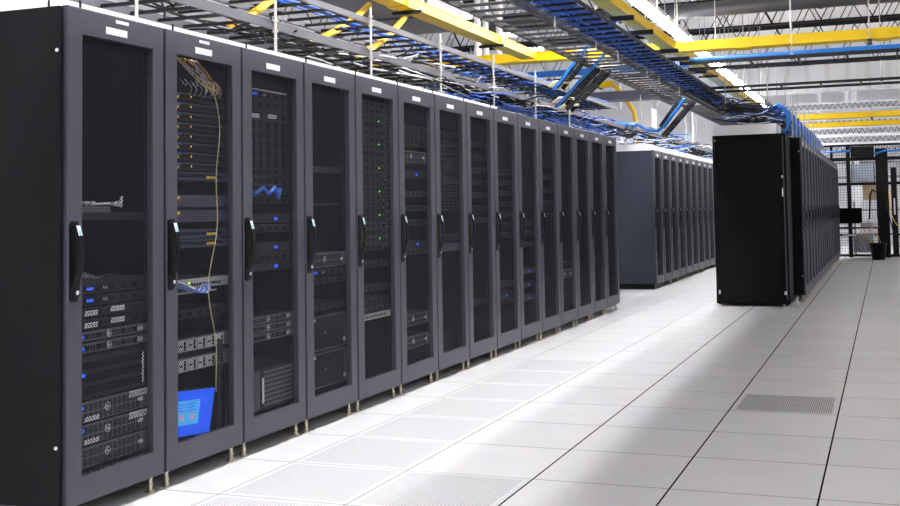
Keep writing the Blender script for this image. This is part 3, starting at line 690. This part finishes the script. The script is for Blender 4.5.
# bright blue hoses
def cable(name, pts, r, m, label, n=8): return tag(recentre(MB().tube(pts, r, m, n).build(name, smooth=True)), label, 'cable')
def arc(p0, p1, sag, n=14):
    p0 = Vector(p0); p1 = Vector(p1)
    return [tuple(p0.lerp(p1, i/n)+Vector((0, 0, -sag*4*(i/n)*(1-i/n)))) for i in range(n+1)]
cable('blue_hose', arc((-4.3, 10.6, 2.37), (-3.1, 10.9, 2.40), -.04), .045, LBLUE, 'thick bright blue cable bundle arching over the near end of the middle row')
cable('blue_hose', arc((-5.2, 12.2, 3.42), (-2.2, 12.0, 3.42), .01), .05, LBLUE, 'thick bright blue cable bundle crossing above the middle row')
cable('blue_cable', [(-1.55, 6.42, 2.70), (0, 6.40, 2.705), (1.5, 6.42, 2.70), (3.4, 6.4, 2.70)], .028, LBLUE, 'bright blue cable lying on the crossing black tray')
for i, (a, b_) in enumerate(DROPS):
    a = Vector(a); b_ = Vector(b_); nm = ('nearest', 'middle', 'farthest')[i]
    if i < 2:
        q = [a.lerp(b_, t)+Vector((.02, -.10+.02*math.sin(t*9), .03)) for t in (-.25, 0, .25, .5, .75, 1, 1.2)]
        cable('blue_cable', [tuple(v) for v in q], .016, LBLUE, 'light blue cable following the %s of the three short sloping ladders' % nm)
    m = MB()
    for q in range(5):
        for c0 in (a, b_):
            c1 = c0+Vector((.03*(q-2)*.6, -.04+.025*q, .035))
            m.tube([tuple(c1+Vector((.06, .0, .02))), tuple(c1+Vector((.0, .03, .03))), tuple(c1+Vector((-.06, .0, -.02)))], .014, FOAM, 6)
    tag(recentre(m.build('cable_padding', smooth=True)), 'cream cable ends around the %s short sloping ladder' % nm, 'cable', kind='stuff')
cable('blue_cable', [(-2.12, 9.3, 2.60), (-2.2, 9.32, 2.50), (-2.40, 9.33, 2.26), (-2.5, 9.4, 2.20), (-2.75, 9.9, 2.26), (-3.0, 10.4, 2.38), (-3.15, 10.8, 2.36)], .022, LBLUE, 'light blue cable bundle sloping down beyond the three short ladders')
for k in range(12):
    y = 9.1+T*1.045*k
    m = MB()
    for q in range(4):
        m.tube([(-1.02+.02*q, y+.03*q, 2.38), (-.95, y+.03*q, 2.44+.01*q), (-.87+.01*q, y+.02+.02*q, 2.41), (-.82+.012*q, y+.02*q, 2.28), (-.82, y+.02*q, 2.16), (-.90, y+.02*q, 2.055)], .012, LBLUE, 6)
    tag(recentre(m.build('blue_drop_cable', smooth=True)), 'blue cable loop dropping onto the right row, %s from the camera' % ORD[k], 'cable', 'blue cable loops on the right row')
    m = MB().cyl((-.78, y+.28, 2.04), (-.78, y+.28, 2.42), .007, ROD, 8).cyl((-.78, y+.28, 2.04), (-.78, y+.28, 2.06), .018, ROD, 8)
    tag(recentre(m.build('support_rod')), 'pale upright rod on the right row beside the %s blue loop' % ORD[k], 'rod', 'support rods on the right row')
# black / yellow leads at near end of left row
cable('yellow_cable', [(-3.50, -1.15, 2.35), (-3.47, -1.16, 2.20), (-3.52, -1.12, 2.10), (-3.55, -1.0, 2.045)], .022, YELC, 'yellow cable dropping onto the first cabinet beside its left edge')
cable('black_cable', [(-2.87, -1.0, 2.30), (-2.88, -1.1, 2.2), (-2.87, -1.12, 2.1), (-2.9, -1.05, 2.045)], .010, CABK, 'black lead dropping into the trough on the first cabinet')
cable('blue_cable', [(-2.80, -1.0, 2.30), (-2.81, -1.1, 2.2), (-2.80, -1.12, 2.1), (-2.85, -1.05, 2.045)], .009, LBLUE, 'blue lead dropping into the trough on the first cabinet')

# ------------------------------------------------------------------ yellow raceways
def raceway(p0, p1, w_, h_, label, joints=4, rods=(), top=ZC, slope=None):
    p0 = Vector(p0); p1 = Vector(p1); d = p1-p0; L_ = d.length
    t = thing('fibre_raceway', p0, label, 'cable raceway', 'yellow fibre raceways'); t.rotation_euler = (0, 0, math.atan2(d.y, d.x))
    m = MB()
    m.box(0, L_, -w_/2, w_/2, -h_/2, -h_/2+.006, YEL).box(0, L_, -w_/2, -w_/2+.006, -h_/2+.006, h_/2, YEL).box(0, L_, w_/2-.006, w_/2, -h_/2+.006, h_/2, YEL)
    m.box(0, L_, -w_/2-.006, -w_/2, h_/2-.012, h_/2, YEL).box(0, L_, w_/2, w_/2+.006, h_/2-.012, h_/2, YEL)
    m.build('channel', t)
    for i in range(joints):
        x = L_*(i+.5)/joints
        MB().box(x-.07, x+.07, -w_/2-.012, w_/2+.012, -h_/2-.008, -h_/2-.0005, YEL).box(x-.07, x+.07, -w_/2-.012, -w_/2-.0005-.006, -h_/2-.0005, h_/2+.004, YEL).box(x-.07, x+.07, w_/2+.0065, w_/2+.012, -h_/2-.0005, h_/2+.004, YEL).build('coupler', t)
    for x in rods:
        MB().box(x-.02, x+.02, -w_/2-.05, w_/2+.05, -h_/2-.032, -h_/2-.009, DRAIL).cyl((x, -w_/2-.035, -h_/2-.04), (x, -w_/2-.035, top-p0.z), .0065, ROD, 8).build('hanger', t)
    return t
ZY = 2.895
raceway((-3.35, -4.5, ZY), (-3.35, 6.6, ZY), .16, .085, 'long yellow raceway above the left row, running away from the camera', 5, (5.8, 7.9, 9.9))
raceway((-5.9, 6.80, ZY), (3.8, 6.80, ZY), .20, .10, 'yellow raceway crossing the hall from the left row to the right side', 7, (1.0, 6.1, 7.3))
raceway((-1.80, -4.5, ZY), (-1.80, 6.6, ZY), .14, .08, 'yellow raceway running along the aisle beside the ceiling lights', 5, (4.0,))
raceway((-1.76, 7.0, ZY), (-1.76, 14.0, ZY), .14, .08, 'far yellow raceway along the aisle past the crossing one', 5, (2.0,))
raceway((-2.4, 16.6, 2.86), (3.9, 16.6, 2.88), .22, .105, 'upper of the two far yellow raceways crossing at the right', 4, (2.5,))
raceway((-2.4, 18.6, 2.84), (3.9, 18.6, 2.81), .20, .095, 'lower of the two far yellow raceways crossing at the right', 4, ())
raceway((-5.3, 16.8, 3.74), (-4.88, 16.8, 3.74), .20, .12, 'short yellow raceway stub far beyond the middle row', 1, (.15,))
cable('yellow_tube', [(-4.9, 16.8, 3.72), (-4.80, 16.8, 3.66), (-4.62, 16.8, 3.4), (-4.46, 16.8, 3.16), (-4.42, 16.8, 2.9), (-4.42, 16.8, 2.0), (-4.42, 16.8, .03)], .045, YELC, 'yellow tube dropping to the floor from the short far raceway stub')
e2 = MB()
for a in range(7):
    t0, t1 = PI/2*a/7, PI/2*(a+1)/7
    pass
for i, (a, b_) in enumerate((((-3.50, 3.0, 2.84), (-3.25, 1.5, 2.30)), ((-3.40, 3.5, 2.84), (-3.15, 2.1, 2.30)), ((-3.36, 1.7, 2.84), (-3.25, .7, 2.30)))):
    cable('yellow_tube', arc(a, b_, .05), .024, YELC, 'corrugated yellow tube dropping from raceway to the left tray, %s' % ('middle of three', 'farthest of three', 'nearest of three')[i], 10)
raceway((-3.56, 2.2, 2.20), (-3.56, 4.4, 2.20), .12, .05, 'low yellow-orange channel on the tray of the left row', 1, ())

# ------------------------------------------------------------------ support brackets beside tray B
for k, (y) in enumerate((3.0, 4.2, 5.0, 6.26, 6.9, 8.1)):
    o = MB().box(-.20, .16, -.021, .021, -.02, .02, DRAIL).cyl((-.17, 0, -.25), (-.17, 0, ZC-2.79), .006, ROD, 8).cyl((-.17,0,.02), (-.17,0,.05), .014, ROD, 6).build('strut_bracket', loc=(-1.80, y, 2.79))
    tag(o, 'short black strut bracket under the aisle raceway, %s from the camera' % ORD[k], 'bracket', 'strut brackets under the aisle raceway')

# ------------------------------------------------------------------ ceiling: joists, pipe, ducts
def joist(y, k):
    t = thing('bar_joist', (-2.6, y, 4.2), 'open-web black steel ceiling joist, %s from the camera' % ORD[k], 'joist', 'ceiling joists')
    for z in (0, .82): MB().box(-6.9, 6.9, -.03, .03, z, z+.03, JOIST).build('chord', t)
    m = MB(); n_ = 34; w_ = 13.6/n_
    for i in range(n_):
        x = -6.8+i*w_
        if i % 2 == 0:
            m.cyl((x, 0, .04), (x+w_, 0, .82), .010, JOIST, 5); m.cyl((x+w_*.3, 0, .03), (x+w_*1.3, 0, .82), .008, JOIST, 5)
        else: m.cyl((x, 0, .82), (x+w_, 0, .03), .010, JOIST, 5)
    m.build('web', t)
    MB().box(-6.9, 6.9, -.03, .03, .85, ZC-4.2-.001, JOIST).build('deck_bearing', t)
for k, y in enumerate((-3.5, -1.0, 1.4, 3.8, 6.2, 8.7, 11.2, 13.7, 16.3, 19.3)): joist(y, k)
def pipe(p0, p1, r, m, label):
    t = thing('ceiling_pipe', p0, label, 'pipe'); d = Vector(p1)-Vector(p0)
    MB().tube([(0,0,0), tuple(d)], r, m, 18).build('pipe_run', t, smooth=True)
    for f_ in (.2, .5, .8):
        q = d*f_; MB().cyl((q.x, q.y, q.z+r-.01), (q.x, q.y, ZC-p0[2]), .008, ROD, 6).build('pipe_hanger', t)
        u_ = d.normalized()*.03; MB().tube([tuple(q-u_), tuple(q+u_)], r*1.12, m, 18).build('pipe_clamp', t)
    return t
pipe((-5.0, 9.6, 3.80), (4.2, 9.6, 3.80), .10, PIPE, 'thick grey pipe crossing under the ceiling above the yellow raceway')
def duct(x0, x1, y0, y1, z0, z1, label, m=DUCT, m2=None):
    t = thing('air_duct', ((x0+x1)/2, y0, z0), label, 'duct'); w_ = (x1-x0)/2; L_ = y1-y0; h_ = z1-z0
    MB().box(-w_, w_, 0, L_, 0, .01, m).box(-w_, w_, 0, L_, .01, h_, m2 or m).build('duct_body', t)
    if L_ > 1.5:
        for k in range(int(L_/1.3)):
            MB().box(-w_-.02, w_+.02, 1.3*k+.6, 1.3*k+.64, -.02, h_+.02, m).build('flange', t)
    for (x, y) in ((-w_+.05, .3), (w_-.05, .3), (-w_+.05, L_-.3), (w_-.05, L_-.3)):
        MB().cyl((x, max(.05, y), h_), (x, max(.05, y), ZC-z0), .01, ROD, 6).build('duct_hanger', t)
    return t
duct(-5.2, -4.25, 2.6, 6.9, 3.28, 3.85, 'large metal air duct above and behind the left row', DUCT, DUCTW)
duct(-7.5, -3.2, 15.3, 15.7, 3.25, 3.42, 'flat grey duct crossing far beyond the middle row', DUCT)
duct(-9.0, -4.3, 17.8, 18.3, 2.9, 3.3, 'white duct crossing behind the middle row', DUCTW)
for i, (x, y) in enumerate(((-6.0, 12.2), (-5.4, 19.3), (-7.0, 19.3), (-4.0, 20.6))):
    t = thing('column', (x, y, 0), 'white painted steel column, %s' % ('nearest one, left beyond the left row', 'farther one behind the middle row', 'leftmost far one', 'one near the far end of the middle row')[i], 'column', 'white columns')
    MB().box(-.09, .09, -.006, .006, .01, ZC, WHITE).box(-.09, -.078, -.09, .09, .01, ZC, WHITE).box(.078, .09, -.09, .09, .01, ZC, WHITE).build('shaft', t)
    MB().box(-.15, .15, -.15, .15, 0, .012, WHITE).build('base_plate', t)
for i, (x, y) in enumerate(((-4.1, 6.98), (-4.1, 7.25), (-4.02, 7.5))):
    t = thing('riser_pipe', (x, y, 0), 'slim white riser pipe behind the left row near the duct end, %s from the camera' % ORD[i], 'pipe', 'white riser pipes behind the left row')
    MB().cyl((0,0,.01), (0,0,ZC), .035, WHITE, 14).build('pipe_run', t, smooth=True); MB().cyl((0,0,0), (0,0,.012), .07, WHITE, 14).build('floor_flange', t)
    MB().cyl((0,0,3.0), (0,0,3.06), .045, WHITE, 14).build('pipe_clamp', t)
# white cabinets along the left wall beyond the rows
for i in range(7):
    y = 5.5+2.2*i
    t = thing('cooling_unit', (-8.9, y, 0), 'tall white cooling unit against the left wall, %s from the camera' % ORD[i], 'cooling unit', 'white cooling units along the left wall')
    MB().bbox(-.5, .4, -.9, .9, .05, 2.5, WHITE, .01).build('cabinet', t)
    m = MB()
    for k in range(14): m.box(.4, .405, -.8, .8, 1.2+k*.08, 1.24+k*.08, SRVG)
    m.build('grille', t)
    MB().box(-.45, .35, -.85, .85, 0, .05, DRAIL).build('plinth', t)

# ------------------------------------------------------------------ strip lights
LAMP = emit('fluorescent_diffuser', (1.0, .985, 1.0), 60.0)
LAMPD = emit('dimmer_fluorescent_diffuser', (1.0, .985, 1.0), 6.0)
CEIL_FILL = emit('added_ceiling_fill', (1.0, .99, 1.0), 6.5)  # glow added on top of the housings to brighten the ceiling
def make_light(m, z):
    t = empty('strip_light')
    MB().box(-.085, .085, -.74, .74, .03, .09, WHITE).build('housing', t)
    MB().box(-.065, .065, -.73, .73, 0, .03, m).build('diffuser', t)
    MB().box(-.05, .05, -.70, .70, .09, .10, CEIL_FILL).build('added_fill_strip', t)['label'] = 'added glow strip brightening the ceiling'
    for q in (-.55, .55): MB().cyl((0, q, .09), (0, q, ZC-z), .004, ROD, 6).build('suspension_rod', t)
    return t
def light_row(m, x, z, y0, step, n_, where):
    p = make_light(m, z); index_kids(None)
    for k in range(n_):
        t = p if k == 0 else copy_tree(p)
        t.location = (x, y0+step*k, z)
        tag(t, 'glowing strip light over %s, %s from the camera end' % (where, ORD[k]), 'ceiling light', 'strip lights over %s' % where)
light_row(LAMP, -2.26, 3.5, -6.8, 1.62, 21, 'the aisle beside the long left row')
light_row(LAMPD, 1.5, 3.5, -6.8, 2.45, 14, 'the open right aisle')
light_row(LAMPD, 3.5, 3.5, -6.8, 4.9, 7, 'the right wall side')
light_row(LAMPD, -7.6, 4.9, -6.8, 2.45, 14, 'the hall left of the long row')

# ------------------------------------------------------------------ far cage, desk and clutter
YC = 20.8
cg = thing('cage_partition', (0, YC, 0), 'black steel mesh cage wall across the far end of the aisle', 'cage')
for (x0, x1, z1) in ((-.86, -.80, 2.5), (-.52, -.43, 2.5), (.98, 1.04, 2.5), (1.8, 1.86, 2.5), (2.8, 2.86, 2.5)):
    MB().box(x0, x1, -.03, .03, 0, z1, BLACK).build('post', cg)
MB().box(.10, .36, -.06, .06, 0, 2.42, BLACK).build('post', cg)['label'] = 'wide black upright box post'
for z, h_ in ((2.49, .045), (2.16, .075), (1.61, .065), (.02, .05), (.50, .03)):
    MB().box(-1.1, 3.0, -.035, .035, z, z+h_, BLACK).build('cross_bar', cg)
m = MB()
x = -1.08
while x < 2.95: m.box(x-.0028, x+.0028, .036, .042, .05, 2.5, DRAIL); x += .06
z = .08
while z < 2.48: m.box(-1.08, 2.95, .042, .048, z-.0028, z+.0028, DRAIL); z += .06
m.build('wire_mesh', cg)
tag(MB().bbox(0, .50, -.16, .03, 0, .24, BLACK, .01).build('control_box', loc=(-.415, YC, 2.236)), 'black box on top of the cage cross bar', 'box')
cable('blue_cable', [(-1.0, YC-.1, 2.37), (-.5, YC-.1, 2.38), (0, YC-.12, 2.42), (.12, YC-.14, 2.30), (.3, YC-.14, 2.36), (1.2, YC-.1, 2.38), (2.5, YC-.1, 2.39)], .022, LBLUE, 'blue cable running along the top of the far cage')
for i, (x0, x1, z0, z1, lab) in enumerate(((-.42, .08, 1.64, 2.10, 'upper'), (-.42, .0, .10, .47, 'lower'))):
    tag(MB().box(x0, x1, 0, .02, z0, z1, PALE).box(x0, x0+.02, -.005, 0, z0, z1, DRAIL).box(x1-.02, x1, -.005, 0, z0, z1, DRAIL).build('blue_sheet_panel', loc=(0, YC+.052, 0)), 'pale blue sheet panel behind the cage mesh, %s of the two' % lab, 'panel')
tag(MB().bbox(-.16, .16, -.13, .13, 0, .40, TAN, .004).box(.16, .163, -.03, .03, 0, .40, BEIGE).build('cardboard_box', loc=(-.04, YC+.9, 1.281)), 'brown cardboard box stacked behind the cage', 'box')
t = thing('shelf_unit', (-.06, YC+.9, 0), 'grey shelf unit behind the cage under the cardboard box', 'shelf')
for x in (-.34, .34): MB().box(x-.02, x+.02, -.16, .16, 0, 1.25, CABG).build('upright', t)
for z in (.3, .78, 1.25): MB().box(-.36, .36, -.17, .17, z, z+.03, WHITE).build('shelf_board', t)
# desk
dk = thing('work_desk', (-.35, YC-.7, 0), 'dark metal work desk in front of the cage carrying the monitor', 'desk')
MB().box(-.45, .5, -.3, .3, .66, .69, SRV).build('desk_top', dk)
MB().box(-.43, .48, -.28, .28, .50, .515, SRVG).build('lower_shelf', dk)
for x in (-.43, .46):
    for y in (-.28, .26): MB().box(x, x+.03, y, y+.03, 0, .66, BLACK).build('leg', dk)
mn = thing('desk_monitor', (-.46, YC-.75, .69), 'black monitor standing on the far desk in front of the cage', 'monitor')
MB().box(-.26, .26, -.03, 0, .08, .42, HANDLE).box(-.245, .245, -.032, -.03, .095, .405, INNER).build('screen', mn)
MB().box(-.03, .03, 0, .02, 0, .25, HANDLE).box(-.11, .11, -.07, .09, 0, .012, HANDLE).build('stand', mn)
o = MB().box(-.16, .16, -.08, .08, 0, .02, WHITE).build('keyboard', loc=(-.45, YC-.92, .515+.0)); tag(o, 'white keyboard on the lower shelf of the far desk', 'keyboard')
tag(MB().bbox(-.13, .13, -.12, .12, 0, .10, SRVL, .006).build('desktop_box', loc=(-.12, YC-.72, .69)), 'small grey box on the desk right of the monitor', 'box')
tag(MB().bbox(-.09, .09, -.1, .1, 0, .16, LABEL, .006).build('white_box', loc=(.02, YC-.50, .69)), 'small white box at the right end of the far desk', 'box')
m = MB()
for i in range(16):
    x = random.uniform(-.3, .1)
    m.tube([(x, YC-.98, .70), (x+random.uniform(-.1, .1), YC-1.02, .62), (x+random.uniform(-.1, .15), YC-1.04, .50), (x+random.uniform(-.05, .15), YC-1.0, .36), (x+.08, YC-.98, .2)], .008, (BEIGE, ORG, CABG, CABW)[i % 4], 5)
tag(recentre(m.build('desk_leads', smooth=True)), 'tangle of tan and grey leads hanging from the far desk', 'cable', kind='stuff')
bn = thing('waste_bin', (.11, YC-1.1, 0), 'black waste bin on the floor at the end of the aisle', 'bin')
n_ = 20; prof = [(.13, 0), (.17, .34), (.18, .34), (.18, .36), (.165, .36), (.125, .02)]
vs = [(r_*math.cos(2*PI*i/n_), r_*math.sin(2*PI*i/n_), z) for r_, z in prof for i in range(n_)]
fs = [(a*n_+i, a*n_+(i+1) % n_, (a+1)*n_+(i+1) % n_, (a+1)*n_+i) for a in range(len(prof)-1) for i in range(n_)]+[tuple(range(n_))[::-1], tuple(5*n_+i for i in range(n_))]
MB().add(vs, fs, HANDLE).build('bin_body', bn, smooth=True)
for i, (x, h_, lab) in enumerate(((.47, 1.98, 'tall black post leaning pole right of the wide post'),)):
    t = thing('equipment_stand', (x, YC-.3, 0), 'tall black equipment stand right of the wide cage post', 'stand')
    MB().box(-.06, .06, -.05, .05, .08, h_, BLACK).build('column', t)
    MB().box(-.16, .16, -.16, .16, .03, .08, BLACK).build('base', t)
    for sx in (-1, 1):
        for sy in (-1, 1): MB().cyl((sx*.13-.012, sy*.13, .018), (sx*.13+.012, sy*.13, .018), .018, BLACK, 12).build('caster', t)
    MB().box(-.015, .015, -.056, -.05, .95, 1.3, WHITE).build('white_strip', t)
cable('black_cable', [(.3, YC-.36, 1.3), (.36, YC-.5, .9), (.42, YC-.5, .6), (.55, YC-.5, .5), (.75, YC-.4, .45)], .012, CABK, 'black cable looping at the foot of the tall equipment stand')
cable('yellow_cable', [(.36, YC-.36, 1.5), (.38, YC-.44, 1.0), (.46, YC-.44, .8), (.52, YC-.42, .7)], .008, YELC, 'thin yellow cable hanging on the equipment stand')
cable('camera_arm', [(-.07, YC-.5, .70), (-.05, YC-.3, 1.0), (-.03, YC-.22, 1.4), (.02, YC-.25, 1.5), (.08, YC-.2, 1.45)], .02, BLACK, 'black bent lamp arm rising from behind the far desk')
# lattice girders and uprights before the far wall
for k, z in enumerate((2.62, 2.85, 3.08, 3.31, 3.78)):
    t = thing('lattice_girder', (0, 26.215, z), 'white girder with dark lattice against the far wall, %s from the bottom' % ORD[k], 'girder', 'lattice girders by the far wall')
    for q in (0, .18): MB().box(-3.5, 4.2, -.03, .03, q, q+(.05 if q else .03), WHITE).build('chord', t)
    m = MB()
    m.tube([(-3.4+i*.075, 0, .035 if i % 2 else .19) for i in range(100)], .018, JOIST, 5)
    m.build('web', t)
for k, x in enumerate((-2.2, -1.35, -.62, -.42, 1.2, 2.4)):
    t = thing('column', (x, 26.3, 0), 'white upright by the far wall, %s from the left' % ORD[k], 'column', 'white uprights by the far wall')
    MB().box(-.06, .06, -.06, .06, .01, ZC, WHITE).build('shaft', t); MB().box(-.12, .12, -.12, .12, 0, .01, WHITE).build('base_plate', t)
for k, (z, w_) in enumerate(((1.0, .05), (1.9, .05), (2.3, .06))):
    tag(MB().box(-3.4, 4.2, 0, .05, 0, w_, CABG).build('wall_rail', loc=(0, 26.55, z)), 'grey horizontal rail on the far wall, %s from the floor' % ORD[k], 'rail')

# ------------------------------------------------------------------ camera and view
F, CX, CY, YAW, PIT, ROL = 1073.29, 499.545, 155.834, .3445, .0508, -.0181
cam = D.cameras.new('camera'); co = D.objects.new('camera', cam); COL.objects.link(co)
f = Vector((-math.sin(YAW)*math.cos(PIT), math.cos(YAW)*math.cos(PIT), math.sin(PIT)))
r0 = Vector((math.cos(YAW), math.sin(YAW), 0)); u0 = r0.cross(f)
c_, s_ = math.cos(ROL), math.sin(ROL)
r1 = r0*c_+u0*s_; u1 = u0*c_-r0*s_
co.matrix_world = Matrix(((r1.x, u1.x, -f.x, .298), (r1.y, u1.y, -f.y, -4.5925), (r1.z, u1.z, -f.z, 1.1946), (0,0,0,1)))
cam.sensor_width = 36; cam.lens = F/900*36
cam.shift_x = -(CX-450)/900; cam.shift_y = (CY-253)/900
cam.clip_start = .05; cam.clip_end = 100
S.camera = co
w = D.worlds.new('world'); S.world = w; w.use_nodes = True
w.node_tree.nodes['Background'].inputs[0].default_value = (.8, .85, 1, 1); w.node_tree.nodes['Background'].inputs[1].default_value = .3
S.view_settings.view_transform = 'Standard'; S.view_settings.look = 'None'; S.view_settings.gamma = 1; S.view_settings.exposure = .58
S.view_settings.use_curve_mapping = False
